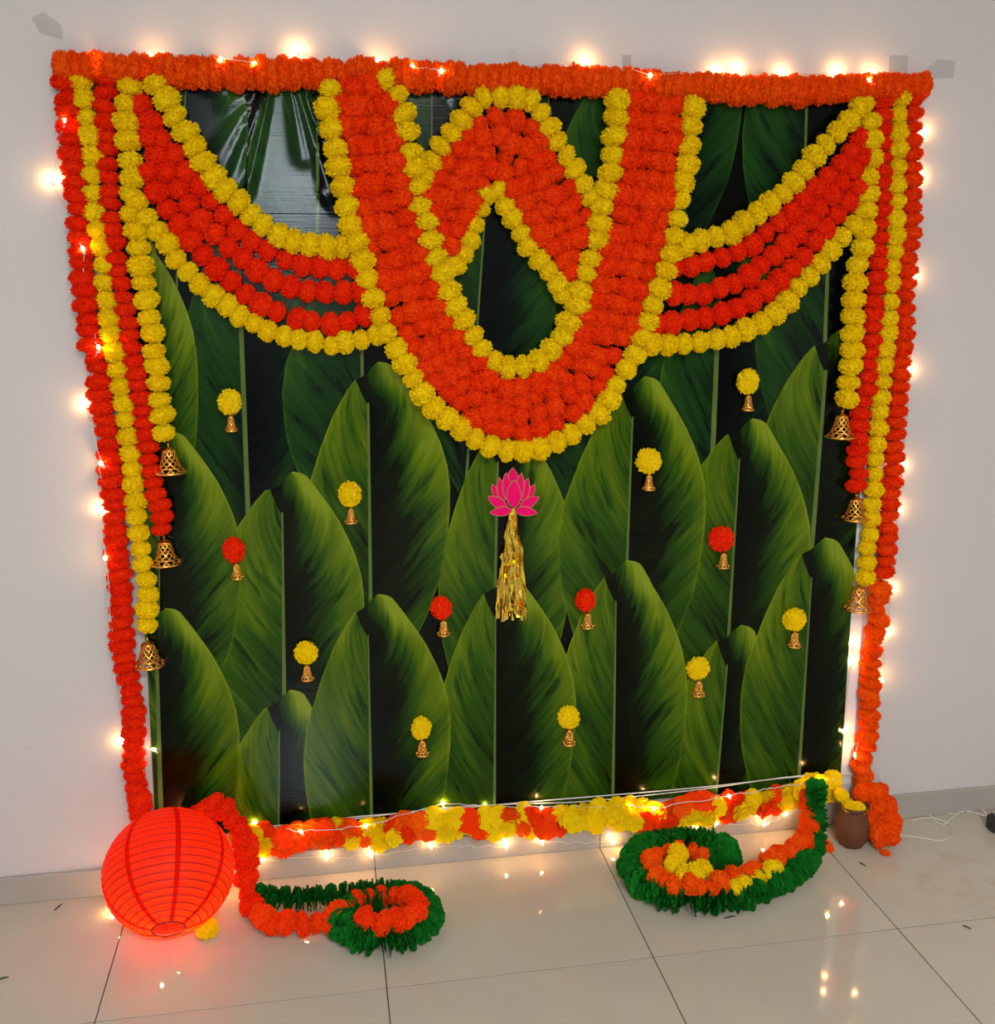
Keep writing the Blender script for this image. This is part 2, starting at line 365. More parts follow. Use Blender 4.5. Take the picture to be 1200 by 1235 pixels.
def printed_leaf(O, B, sL=1.0, sR=1.0, s=1.0, mat='leaf', rib=(1.0, 2.6), fine=1, lab=None):
    leaf_i[0] += 1; dep = .0046+leaf_i[0]*.00022
    O, B = Vector(O), Vector(B); bb = (B-O).normalized(); aa = Vector((bb.y, -bb.x))
    def P(a, b, e=0.0):
        p = O+aa*(a*s)+bb*(b*s); q_ = onwall(p.x, p.y); x, z = q_.x, q_.z
        zb = sheet_lim(x)+.001; z = min(max(z, zb), ZT-.002); x = min(max(x, xl(z)+.0006), xr(z)-.0006)
        return (x, -(dep+e)-disp(x, z), z)
    nb, na = 70*fine, 12*fine; V = []; Fc = []; UV = []
    for side in (0, 1):
        b0 = 8 if side == 0 else -13
        o = len(V)
        for j in range(nb+1):
            t = (j/nb)**1.35; b = b0+(400-b0)*t
            if side == 0: xi, xo = ip(TLi, b), min(ip(TL, b), ip(TLi, b))*1.0; xo = xo if b < 9 else xo*sL
            else: xi, xo = ip(TI, b), max(ip(TR, b), ip(TI, b)); xo = xo*(1+(sR-1)*min(1, max(0, b+13)/30))
            for i in range(na+1):
                a = xi+(xo-xi)*i/na
                if side == 1: u = max(0.001, a)/max(8, xo)
                else: u = -(abs(a)/max(8, abs(xo)))-.001
                V.append(P(a, b)); UV.append((u, (b+13)/400))
        for j in range(nb):
            for i in range(na):
                q4 = (o+j*(na+1)+i, o+j*(na+1)+i+1, o+(j+1)*(na+1)+i+1, o+(j+1)*(na+1)+i); q4 = q4 if side == 1 else q4[::-1]
                pz = [V[k] for k in q4]; 
                if max(p[2] for p in pz)-min(p[2] for p in pz) < 1e-6 or max(p[0] for p in pz)-min(p[0] for p in pz) < 1e-6: continue
                Fc.append(q4[::-1])
    m = MB(); m.v = V; m.f = Fc; me = m.mesh('printed_leaf', mat, True)
    ul = me.uv_layers.new(name='leaf'); li = np.zeros(len(me.loops), dtype=np.int32); me.loops.foreach_get('vertex_index', li)
    ul.data.foreach_set('uv', np.array(UV, dtype=np.float32)[li].ravel())
    o = link('printed_leaf', me, backdrop)
    if lab: o['label'] = lab
    k = MB(); pts = []; 
    for j in range(50):
        b = 36+(398-36)*j/49; wd = rib[0]+(rib[1]-rib[0])*j/49
        pts += [P(-wd*.4, b, .0001), (P(wd*.9, b, .0001))]
    fs = [(2*j, 2*j+2, 2*j+3, 2*j+1) for j in range(49) if pts[2*j][2]-pts[2*j+2][2] > 1e-5]
    k.add(pts, fs); link('midrib', k.mesh('midrib', 'midrib', True), o)
D = 'leafdark'
# back to front
for a in [dict(O=(228, 20), B=(215, 300), mat=D, sR=.8), dict(O=(383, 20), B=(382, 300), mat=D, sL=1.05, fine=2, rib=(2, 4)), dict(O=(520, 10), B=(520, 300), mat=D), dict(O=(668, -60), B=(655, 250), mat=D, sR=.75),
          dict(O=(800, -30), B=(785, 250), mat=D, sR=1.05), dict(O=(975, -20), B=(969, 200), mat=D, sL=.95, rib=(2, 3)), dict(O=(735, 90), B=(728, 300), mat=D),
          dict(O=(285, 262), B=(298, 610), mat=D, sL=.95, rib=(4, 4.5)), dict(O=(150, 292), B=(172, 560), mat='leaf', sR=.78), dict(O=(434, 290), B=(436, 460), mat=D, sL=1.2, rib=(2.5, 4)),
          dict(O=(588, 205), B=(574, 400), mat=D, sL=1.0, sR=.95, rib=(1.5, 2.5)), dict(O=(735, 330), B=(728, 520), mat=D, sR=.95), dict(O=(867, 300), B=(857, 545), mat=D, sL=.85, rib=(4, 5)), dict(O=(1000, 210), B=(993, 390), mat=D, sL=1.05, rib=(3, 4)),
          # middle row
          dict(O=(996, 410), B=(977, 650), sL=1.05, rib=(3, 5)), dict(O=(600, 520), B=(596, 700), sL=.85, sR=.95, rib=(2, 3.5)), dict(O=(443, 449), B=(446, 730), rib=(2, 4)),
          dict(O=(892, 516), B=(877, 755), sL=1.12, sR=.95, rib=(1.2, 4)), dict(O=(763, 466), B=(754, 690), sL=1.05, sR=.95, rib=(1.5, 3)),
          dict(O=(340, 581), B=(342, 835), sL=1.25, rib=(1.5, 5)), dict(O=(193, 533), B=(192, 800), sR=1.02, rib=(1, 2)),
          # front row
          dict(O=(337, 843), B=(336, 990), sL=1.1, sR=.9, rib=(1.2, 2)), dict(O=(878, 764), B=(863, 940), sL=1.0, sR=.8, rib=(1.2, 3)), dict(O=(742, 687), B=(737, 960), sL=.95, sR=.9, rib=(1, 4)),
          dict(O=(597, 706), B=(595, 970), sL=.92, sR=1.0, rib=(1, 3.5)), dict(O=(979, 659), B=(961, 930), sL=.95, sR=.95, rib=(1, 4)), dict(O=(188, 745), B=(194, 985), sR=1.0, rib=(3, 6)),
          dict(O=(443, 728), B=(447, 985), rib=(1, 4.5))]:
    printed_leaf(**a)

# ------------------------------------------------------------------ flower, bell and leaf meshes
def pom_mesh(seed, mat, n=300, wide=.24, rough=.09):
    R = random.Random(seed); m = MB(); m.sphere((0, 0, 0), .84, 12, 8)
    ga = math.pi*(3-math.sqrt(5))
    for i in range(n):
        z = 1-2*(i+.5)/n; r = math.sqrt(1-z*z); a = ga*i+R.uniform(-.12, .12); d = Vector((r*math.cos(a), r*math.sin(a), z)); d = (d+Vector((R.gauss(0, .06), R.gauss(0, .06), R.gauss(0, .06)))).normalized()
        t = d.orthogonal().normalized(); t = Matrix.Rotation(R.uniform(0, 6.3), 3, d) @ t; b = d.cross(t); L = 1+R.uniform(-rough, rough*.6); w_ = wide*R.uniform(.7, 1.15)
        p0 = d*.72; c = b*R.uniform(-.08, .08)
        m.add([p0-t*.04, p0+t*.04, d*(L*.9)+t*w_*.55+c, d*L+t*w_*.18+c*2+b*.03, d*(L*.985)-t*w_*.2+c*2-b*.03, d*(L*.9)-t*w_*.55+c], [(0, 1, 2, 3), (0, 3, 4), (0, 4, 5)])
    return m.mesh('flower_'+mat, mat)
def rosette_mesh(seed, mat, rings=((.30, .95, 7), (.05, 1.0, 7), (-.2, .92, 7), (.45, .6, 5), (-.40, .7, 6))):
    R = random.Random(seed); m = MB(); m.sphere((0, 0, 0), (.66, .66, .42), 12, 6)
    for z0, rad, k in rings:
        ph = R.uniform(0, 6)
        for i in range(k):
            a = ph+2*math.pi*i/k+R.uniform(-.1, .1); rr = rad*R.uniform(.88, 1.06); hw = 7.0*rad/k; up = R.uniform(-.08, .16)
            ca, sa = math.cos(a), math.sin(a); pts = []
            for (rd, w_, dz) in ((.15, .1, 0), (.6, .8, .03), (.88, 1.0, .09), (1.0, .7, .16)):
                for sgn in (-1, 0, 1):
                    x = rr*rd; y = hw*.5*w_*sgn; zz = z0+up*rd+dz*(1 if sgn else -.4)+R.uniform(-.03, .03)
                    pts.append((x*ca-y*sa, x*sa+y*ca, zz))
            m.add(pts, [(3*j+s_, 3*j+s_+1, 3*j+s_+4, 3*j+s_+3) for j in range(3) for s_ in range(2)])
    return m.mesh('rosette_'+mat, mat)
POM = {c: [pom_mesh(11*i+5, c) for i in range(4)] for c in ('yellow', 'orange', 'red', 'deep')}
ROS = {c: [rosette_mesh(7*i+3, c) for i in range(4)] for c in ('yellow', 'orange', 'red', 'deep')}
def bell_mesh():                       # unit bell: height 1 (z 0..-1), woven filigree
    m = MB(); prof = lambda t: .20+.02*t+.20*t**1.6+.10*max(0, t-.75)*4*max(0, t-.75)*4
    n = 9
    for i in range(n):
        for sg in (-1, 1):
            m.tube([(prof(t)*math.cos(2*math.pi*i/n+sg*t*2.4), prof(t)*math.sin(2*math.pi*i/n+sg*t*2.4), -.16-t*.74) for t in [k/9 for k in range(10)]], .030, 4)
    for t, r in ((0, .035), (.8, .03), (1, .05)):
        m.tube([(prof(t)*math.cos(2*math.pi*k/18), prof(t)*math.sin(2*math.pi*k/18), -.16-t*.74) for k in range(18)], r, 5, True)
    m.lathe([(.02, -.04), (.10, -.08), (.19, -.13), (.21, -.17)], 12)
    return m.mesh('bell', 'gold', True)
BELL = bell_mesh()
LOOP = MB().tube([(0, .07*math.cos(k*math.pi/5), .02+.07*math.sin(k*math.pi/5)) for k in range(10)], .022, 5, True).mesh('hanging_ring', 'gold', True)
CLAP = MB().tube([(0, 0, -.2), (0, 0, -.8)], .015, 5).sphere((0, 0, -.86), .09, 8, 6).mesh('clapper', 'gold', True)
def add_bell(parent, top, h, lean=0.0, slim=1.0):
    w_ = Matrix.Translation(top) @ Matrix.Rotation(lean, 4, 'Y') @ Matrix.Diagonal((h*slim, h*slim, h, 1))
    b = link('bell', BELL, parent, Matrix.Translation(-parent.matrix_world.translation) @ w_); b.matrix_parent_inverse = Matrix(); b['label'] = 'gold filigree bell'
    for nm, me in (('hanging_ring', LOOP), ('clapper', CLAP)):
        o = bpy.data.objects.new(nm, me); col.objects.link(o); o.parent = b
def put(name, me, parent, mw):         # child placed by its world matrix, parent being an unrotated Empty
    o = bpy.data.objects.new(name, me); col.objects.link(o); o.parent = parent
    o.matrix_basis = Matrix.Translation(-parent.location) @ mw; return o
def strand(name, pts, label, colour, width, pitch, kind='pom', group=None, jit=.05, seed=0, cord=True, clr=None, wj=.10):
    """pts are world points; width and pitch in metres; one flower object per bloom"""
    R = random.Random(seed or len(label)*7+int(pitch*1e5)); P = resample(pts, pitch); t = empty(name, P[0], label, 'garland', group)
    for i, p in enumerate(P):
        tn = P[min(i+1, len(P)-1)]-P[max(i-1, 0)]; c = clr(i, len(P), R) if clr else colour
        me = (POM if kind == 'pom' else ROS)[c][R.randrange(4)]; wd = width*R.uniform(1-wj, 1+wj)/2
        ax = (tn.normalized()+Vector((R.gauss(0, jit*3), R.gauss(0, jit*3), R.gauss(0, jit*3))))
        sq = min(1.0, max(.62, pitch/width*1.22)) if kind == 'pom' else .8
        off = Vector((R.gauss(0, jit), R.gauss(0, jit)*.6, R.gauss(0, jit)))*width*.5
        put('flower', me, t, frame(p+off, ax, (wd, wd, wd*sq*R.uniform(.92, 1.08)), R.uniform(0, 6.3)))
    if cord:
        k = MB().tube([p-P[0] for p in resample(pts, pitch)], .0012, 4); put('cord', k.mesh('cord', 'twig'), t, Matrix.Translation(P[0]))
    return t
def wallpts(px, d): return [onwall(x, y, d) for x, y in px]
MP = .00193
def g(px, label, colour, wpx, ppx, d=.03, name='marigold_garland', bell=None, **kw):
    pts = wallpts(px, d); sc = mpp(pts[len(pts)//2])
    t = strand(name, pts, label, colour, wpx*sc, ppx*sc, **kw)
    if bell:
        (bx, by), hpx = bell; top = onwall(bx, by-hpx/2, d-.006); add_bell(t, top, hpx*sc)
    return t
def crop(o, k, L): return [(o[0]+k*x, o[1]+k*y) for x, y in L]
K = .375
LS, PS = 'on the lantern side', 'on the clay pot side'
# border
g([(76, 84), (112, 82), (180, 84), (250, 88), (350, 90), (450, 90), (550, 95), (650, 98), (750, 100), (850, 107), (950, 110), (1050, 106), (1112, 105)], 'long dense orange marigold garland along the top edge of the backdrop', 'deep', 39, 13, .03)
L1 = [(80, 100), (83, 140), (86, 172), (90, 210), (95, 255), (98, 300), (101, 337), (106, 375), (106, 405), (118, 437), (121, 475), (130, 524), (133, 569), (138, 610), (140, 662), (146, 711), (147, 756), (151, 805), (159, 837), (162, 886), (162, 927), (167, 961), (171, 990), (176, 1010)]
g(L1, 'red-orange garland down the outer edge of the backdrop, running to behind the red lantern', 'red', 31, 15, .03)
g([(97, 96), (103, 135), (109, 169), (111, 203), (112, 229), (115, 259), (123, 296), (126, 330), (128, 364), (133, 405), (141, 441), (146, 473), (149, 496), (152, 516), (156, 541), (159, 565), (163, 595), (165, 629), (168, 651), (170, 668), (175, 692), (178, 711), (179, 734), (178, 754)],
  'longest yellow marigold strand with gold bell, hanging on the lantern side', 'yellow', 28, 20, .032, bell=((178, 790), 37))
g([(126, 96), (127, 127), (129, 161), (129, 195), (131, 225), (133, 259), (137, 296), (144, 337), (152, 375), (157, 409), (160, 425), (167, 460), (172, 497), (176, 527), (180, 557), (183, 580), (187, 597), (194, 616), (194, 638)],
  'red-orange marigold strand with gold bell, between yellow strands on lantern side', 'red', 28, 15, .031, bell=((198, 667), 37))
g([(156, 104), (153, 130), (152, 154), (156, 186), (159, 216), (158, 244), (161, 265), (167, 289), (170, 313), (173, 337), (176, 360), (179, 382), (185, 405), (185, 428), (191, 452), (190, 475), (195, 496), (198, 521)],
  'shortest yellow marigold strand with gold bell, hanging on the lantern side', 'yellow', 32, 20, .036, bell=((203, 556), 38))
# lantern-side swag
cr = lambda L: crop((0, 0), K, L)
g(cr([(500, 270), (535, 320), (558, 365), (595, 425), (628, 475), (668, 535), (700, 590), (742, 630), (790, 672), (830, 712), (875, 745), (930, 772), (985, 785), (1050, 795), (1110, 792), (1150, 780)]), 'yellow marigold strand along the upper edge of the swag on the lantern side', 'yellow', 33, 20, .042)
g(cr([(455, 340), (500, 425), (555, 490), (600, 550), (650, 605), (690, 655), (735, 705), (780, 750), (830, 790), (890, 820), (950, 845), (1020, 858), (1080, 862), (1140, 858)]), 'red-orange marigold strand just under the upper yellow strand of the lantern-side swag', 'red', 29, 21, .034)
g(cr([(480, 440), (520, 525), (570, 605), (620, 680), (680, 745), (730, 790), (780, 830), (840, 880), (900, 905), (970, 930), (1040, 942), (1100, 942), (1160, 938)]), 'middle red-orange marigold strand of the swag on the lantern side', 'red', 29, 21, .034)
g(cr([(480, 560), (510, 635), (560, 700), (620, 780), (680, 850), (740, 905), (800, 955), (860, 990), (930, 1015), (1000, 1035), (1060, 1042), (1120, 1032), (1170, 1015)]), 'red-orange marigold strand just above the lower yellow strand of the lantern-side swag', 'red', 29, 21, .034)
g(cr([(440, 650), (470, 700), (505, 738), (545, 795), (570, 838), (610, 880), (655, 925), (710, 968), (755, 1005), (805, 1035), (860, 1065), (910, 1080), (960, 1092), (1030, 1105), (1090, 1108), (1150, 1095), (1210, 1080)]), 'yellow marigold strand along the lower edge of the swag on the lantern side', 'yellow', 28, 19, .040)
# big U
UO = [(399, 107), (394, 130), (399, 152), (402, 177), (408, 199), (412, 224), (416, 244), (422, 265), (429, 287), (436, 312), (442, 332), (449, 355), (457, 376), (465, 400), (476, 418), (487, 437), (498, 454), (511, 475), (524, 492), (539, 505), (558, 518), (576, 530), (594, 537), (615, 542), (637, 542), (656, 538), (676, 531), (692, 520), (710, 507), (727, 492), (739, 471), (751, 451), (762, 432), (771, 411), (780, 391), (787, 370), (795, 349), (802, 329), (808, 308), (812, 287), (816, 265), (819, 244), (823, 224), (827, 201), (830, 181), (832, 152), (836, 130)]
UI = [(464, 98), (481, 121), (487, 141), (491, 162), (494, 182), (500, 203), (504, 222), (508, 248), (515, 269), (521, 293), (528, 314), (536, 336), (543, 359), (552, 377), (564, 394), (575, 411), (586, 428), (601, 440), (622, 445), (642, 441), (659, 429), (671, 415), (681, 400), (690, 385), (697, 364), (704, 340), (712, 317), (719, 295), (723, 272), (727, 252), (732, 231), (736, 209), (738, 188), (740, 166), (743, 141), (746, 121)]
def between(a, b, f, n=40):
    A = resample([Vector((*p, 0)) for p in a], 2); B = resample([Vector((*p, 0)) for p in b], 2)
    return [tuple((A[int(k/n*(len(A)-1))].lerp(B[int(k/n*(len(B)-1))], f))[:2]) for k in range(n+1)]
g(UO, 'outer yellow marigold strand bordering the big U-shaped drape in the middle', 'yellow', 30, 20.5, .046)
ordn = ['next to its outer yellow strand', 'second in from its outer yellow strand', 'second out from its inner yellow strand', 'next to its inner yellow strand']
for i, f in enumerate((.24, .42, .60, .78)):
    pp = [(x, max(y, 104)) for x, y in between(UO, UI, f)]
    g(pp, 'orange marigold strand of the big U-shaped drape, '+ordn[i], 'orange', 31, 21, .044 if i % 2 else .034, jit=.13, wj=.18)
g(UI, 'inner yellow marigold strand bordering the big U-shaped drape in the middle', 'yellow', 33, 20, .048)
# arch inside the U
AO = [(513, 212), (524, 188), (537, 170), (553, 153), (568, 128), (590, 117), (614, 117), (642, 121), (655, 141), (664, 160), (676, 179), (689, 197), (699, 216), (712, 238)]
AI = [(549, 322), (556, 308), (567, 289), (573, 269), (581, 248), (590, 229), (601, 230), (609, 248), (622, 269), (633, 287), (646, 308), (661, 325), (674, 340), (681, 356)]
g(AO, 'yellow marigold strand along the outer edge of the small arch inside the U drape', 'yellow', 30, 19, .042)
for i, f in enumerate((.22, .41, .60, .79)):
    g(between(AO, AI, f), 'orange strand of the small arch inside the U, '+ordn[i], 'orange', 31, 21, .034+.008*(i % 2), jit=.13, wj=.18)
g(AI, 'yellow marigold strand along the inner edge of the small arch inside the U drape', 'yellow', 29, 19, .040)
# pot-side swag
cr = lambda L: crop((750, 40), K, L)
g(cr([(205, 680), (230, 672), (290, 660), (345, 645), (390, 610), (435, 580), (480, 545), (525, 508), (570, 465), (600, 425), (640, 372), (685, 325), (725, 285), (765, 240)]), 'yellow marigold strand along the upper edge of the swag on the clay pot side', 'yellow', 30, 20, .042)
g(cr([(170, 752), (250, 742), (310, 725), (360, 705), (420, 680), (455, 650), (500, 615), (545, 575), (590, 525), (640, 480), (690, 435), (735, 385), (765, 335)]), 'red-orange marigold strand just under the upper yellow strand of the pot-side swag', 'red', 28, 20, .034)
g(cr([(165, 838), (240, 840), (290, 830), (340, 812), (395, 790), (440, 755), (480, 720), (525, 685), (570, 635), (610, 590), (650, 540), (695, 490), (740, 445), (775, 400)]), 'middle red-orange marigold strand of the swag on the clay pot side', 'red', 28, 20, .036)
g(cr([(110, 935), (180, 930), (225, 922), (280, 912), (330, 900), (380, 880), (420, 855), (470, 825), (510, 790), (550, 750), (595, 705), (630, 655), (670, 605), (715, 555), (760, 500)]), 'red-orange marigold strand just above the lower yellow strand of the pot-side swag', 'red', 28, 20, .034)
g(cr([(95, 1000), (150, 1000), (205, 1000), (255, 995), (305, 985), (355, 975), (400, 955), (450, 932), (495, 900), (530, 862), (565, 820), (600, 785), (635, 742), (670, 700), (705, 655), (745, 615)]), 'yellow marigold strand along the lower edge of the swag on the clay pot side', 'yellow', 29, 20, .040)
# pot-side hanging strands
c3 = lambda L: crop((750, 40), K, L); c6 = lambda L: crop((750, 400), K, L); c9 = lambda L: crop((750, 800), K, L)
g(c3([(775, 235), (795, 270), (800, 340), (800, 400), (792, 450), (790, 520), (782, 570), (782, 620), (770, 690), (757, 745), (752, 800), (750, 860), (745, 910), (740, 965), (740, 1015)])+c6([(735, 110), (735, 165), (726, 218)]),
  'shortest yellow marigold strand with gold bell, hanging on the clay pot side', 'yellow', 30, 20, .038, bell=((1016, 514), 35))
g(c3([(835, 225), (835, 330), (836, 400), (838, 480), (835, 540), (830, 600), (828, 680), (820, 760), (815, 840), (806, 920), (800, 1000)])+c6([(798, 60), (793, 120), (785, 185), (770, 265), (762, 330), (757, 390), (760, 440), (756, 493)]),
  'red-orange marigold strand with gold bell, between yellow strands on pot side', 'red', 26, 15, .031, bell=((1033, 614), 33))
g(c3([(895, 205), (886, 280), (886, 350), (888, 440), (880, 510), (880, 560), (876, 620), (878, 670), (870, 730), (862, 780), (862, 840), (856, 920), (850, 1000)])+c6([(846, 60), (840, 130), (835, 190), (831, 250), (824, 300), (816, 360), (814, 410), (811, 460), (806, 520), (803, 570), (800, 620), (792, 680), (790, 730), (783, 790)]),
  'longest yellow marigold strand with gold bell, hanging on the clay pot side', 'yellow', 25, 19, .033, bell=((1037, 722), 36))
g(c3([(932, 215), (932, 300), (933, 380), (930, 450), (928, 540), (925, 620), (920, 700), (912, 780), (908, 860), (905, 950), (900, 1020)])+c6([(903, 50), (898, 100), (890, 160), (885, 230), (878, 300), (875, 360), (872, 420), (870, 470), (860, 520), (856, 580), (852, 640), (850, 690), (848, 740), (845, 772)]),
  'orange garland down the outer edge of the backdrop on the clay pot side, upper length', 'orange', 28, 14.5, .03)

# pot-side lower garland: continues from below the knot and heaps on the floor behind the pot
def heap():
    pts = wallpts(c6([(835, 825), (828, 880), (822, 940), (808, 1020), (800, 1080)])+c9([(800, 20), (797, 80), (795, 150), (790, 220), (780, 290), (778, 340), (770, 385)]), .03)
    fl = [onfloor(1042, 960, .13), onfloor(1062, 955, .11), onfloor(1072, 985, .07), onfloor(1060, 1003, .05), onfloor(1040, 985, .07), onfloor(1052, 968, .10), onfloor(1075, 1000, .045), onfloor(1062, 1012, .035)]
    for p in fl: p.y = min(p.y, -.045)
    strand('marigold_garland', pts+fl, 'orange garland running down to a heap on the floor behind the clay pot', 'deep', .060, .030, jit=.12)
heap()
# mixed garland along the bottom edge
def mixed():
    px = [(292, 1012), (320, 1012), (360, 1008), (400, 1004), (450, 1004), (500, 995), (550, 992), (600, 992), (650, 990), (700, 985), (750, 982), (800, 982), (850, 976), (900, 968), (945, 960), (985, 950), (1004, 945)]
    P = resample(wallpts(px, .032), .034); R = random.Random(4)
    t = empty('mixed_garland', P[0], 'mixed orange and yellow flower garland along the bottom edge of the backdrop', 'garland')
    seq = [(x, c) for x, c in zip([i for i in range(len(P))], 'YOYOOYDOYYDOOYYODYYOODYYYOYDODYYYODYYYDOYYYOODYYYYY')]
    for i, p in enumerate(P):
        for up in (1, -1):
            c = {'Y': 'yellow', 'O': 'orange', 'D': 'deep'}[random.Random(i*2+up).choice('YYOD' if i < 30 else ('YYYO' if up < 0 else 'DOOY'))]
            if i > len(P)-6: c = 'yellow'
            q_ = p+Vector((R.uniform(-.008, .008), R.uniform(-.012, .006), up*.016+R.uniform(-.006, .006))); w_ = R.uniform(.026, .034)
            put('flower', ROS[c][R.randrange(4)], t, frame(q_, (R.uniform(-.6, .6), -1, R.uniform(-.5, .5)), (w_, w_, w_*.8), R.uniform(0, 6)))
    put('cord', MB().tube([p-P[0] for p in P], .0015, 4).mesh('cord', 'twig'), t, Matrix.Translation(P[0]))
mixed()

# ------------------------------------------------------------------ pompoms with little bells
def pompom(x, y, c, by, label, w_=33, bh=21):
    p = onwall(x, y, .022); sc = mpp(p); t = empty('bell_pompom', p, label, 'pompom', None)
    put('pompom', POM[c][hash((x, y)) % 4], t, Matrix.Translation(p) @ Matrix.Diagonal((w_/2*sc, .020, w_/2*sc, 1)) @ Matrix.Rotation(x*1.0, 4, 'Z'))
    top = onwall(x+(3 if c != 'yellow' else 1), y+w_/2-2, .024); add_bell(t, top, bh*sc, 0, .72)
for x, y, c, label in ((277, 485, 'yellow', 'yellow pompom with gold bell below the lantern-side swag, beside a pale leaf stem'), (422, 596, 'yellow', 'yellow pompom with bell on the tall leaf beside the U drape, lantern side'),
    (282, 663, 'red', 'red-orange pompom with bell where two leaves meet, nearest the hanging strands on lantern side'), (369, 787, 'yellow', 'yellow pompom with bell on dark ground between two leaves above the lantern'),
    (532, 733, 'red', 'red-orange pompom with bell beside the gold tassel on the lantern side'), (508, 878, 'yellow', 'yellow pompom with bell low on the leaf below the gold tassel, lantern side'),
    (686, 865, 'yellow', 'yellow pompom with bell low on the leaf below the gold tassel, pot side'), (706, 724, 'red', 'red-orange pompom with bell beside the gold tassel on the pot side'),
    (782, 556, 'yellow', 'yellow pompom with bell on the tall leaf beside the U drape, pot side'), (902, 460, 'yellow', 'yellow pompom with gold bell right below the pot-side swag on dark ground'),
    (870, 650, 'red', 'red-orange pompom with bell on the leaf midrib nearest the strands on pot side'), (842, 806, 'yellow', 'yellow pompom with bell on the small leaf above the green coil by the pot'),
    (958, 747, 'yellow', 'yellow pompom with bell on the leaf beside the white border strip')):
    pompom(x, y, c, 0, label, 33 if y < 700 else 30, 22)

# ------------------------------------------------------------------ lotus ornament with foil tassel
def lotus():
    sc = 160/823; o0 = (540, 540); cen = onwall(618, 596, .012); t = empty('lotus_ornament', cen, 'magenta lotus cutout with gold outlines and long gold foil tassel, under the U drape', 'ornament')
    def petal(base, tip, wd, layer):
        B = onwall(o0[0]+sc*base[0], o0[1]+sc*base[1]); T = onwall(o0[0]+sc*tip[0], o0[1]+sc*tip[1]); m_ = mpp(B)*sc
        ax = T-B; L = ax.length; ax.normalize(); sd = Vector((ax.z, 0, -ax.x)); d0 = .009+.0012*layer
        def shp(gr, y0, th, mat, nm):
            pts = []
            for k in range(15):
                a = k/14; pts.append((a, math.sin(math.pi*a**.85)**.75*.5*wd*m_))
            ring = [B+ax*(L*a-(gr if a == 0 else 0)+(gr if a == 1 else 0))+sd*(wv+gr*.9) for a, wv in pts]+[B+ax*(L*a)-sd*(wv+gr*.9) for a, wv in reversed(pts[1:-1])]
            n = len(ring); mb = MB(); vs = [Vector((p.x, -y0, p.z))-cen for p in ring]+[Vector((p.x, -y0-th, p.z))-cen for p in ring]
            mb.add(vs, [tuple(range(n))[::-1], tuple(range(n, 2*n))]+[(i, (i+1) % n, n+(i+1) % n, n+i) for i in range(n)])
            return put(nm, mb.mesh(nm, mat), t, Matrix.Translation(cen))
        ol = shp(.0016, d0, .0010, 'goldpaint', 'petal'); ol['label'] = 'gold-edged magenta petal'
        pk = shp(-.0006, d0+.0008, .0009, 'pink', 'petal_face'); pk.parent = ol; pk.matrix_basis = Matrix()
    for l, (b, e, wd) in enumerate([((398, 215), (398, 122), 62)]):
        petal(b, e, wd, 0)
    for sg in (-1, 1):
        X = lambda x: 401+sg*(401-x)
        for l, (b, e, wd) in enumerate([((325, 330), (268, 222), 46), ((340, 330), (312, 180), 50), ((375, 330), (352, 150), 56), ((365, 372), (245, 295), 62), ((392, 378), (255, 395), 56)]):
            petal((X(b[0]), b[1]), (X(e[0]), e[1]), wd, 1+l)
    petal((402, 365), (402, 192), 92, 7)
    top = onwall(540+sc*407, 540+sc*385, .014); R = random.Random(5)
    ta = MB()
    link_pt = top-cen
    tl = put('tassel', MB().tube([(0, 0, .004), (0, 0, -.012)], [.004, .007], 8).mesh('tassel', 'foil'), t, Matrix.Translation(top)); tl['label'] = 'crinkled gold foil tassel'
    cp = [(407, 385), (405, 600), (400, 780), (405, 1100)]; halfw = [(385, 20), (600, 52), (640, 74), (900, 112), (1090, 128)]
    strips = 38; long_ = 20
    for i in range(strips):
        a = i/(strips-1)*2-1 if i < 30 else R.uniform(-1, 1); m_ = mpp(top)*sc; mb = MB(); y_end = R.uniform(1040, 1115) if i % 3 else R.uniform(760, 1000)
        vs = []; w_ = R.uniform(.0028, .0056); yo = R.uniform(-.010, .006); prev = 0
        N = 12; tw = R.uniform(-1.3, 1.3)
        for k in range(N+1):
            yy = 385+(y_end-385)*k/N; hw = ip(halfw, yy); x = (a*hw+R.uniform(-4, 4)*(k > 2)+(10 if yy > 600 else 0))*m_; z = -(yy-385)*m_
            an = tw*math.sin(k*.9+i)+R.uniform(-.5, .5); dx, dy = w_*math.cos(an)*(.5 if k < 2 else 1), w_*math.sin(an); y_ = yo*min(1, k/4)+R.uniform(-.002, .002)
            vs += [(x-dx, y_-dy, z), (x+dx, y_+dy, z)]
        mb.add(vs, [(2*k, 2*k+1, 2*k+3, 2*k+2) for k in range(N)]); st = bpy.data.objects.new('foil_strip', mb.mesh('foil_strip', 'foil')); col.objects.link(st); st.parent = tl
lotus()

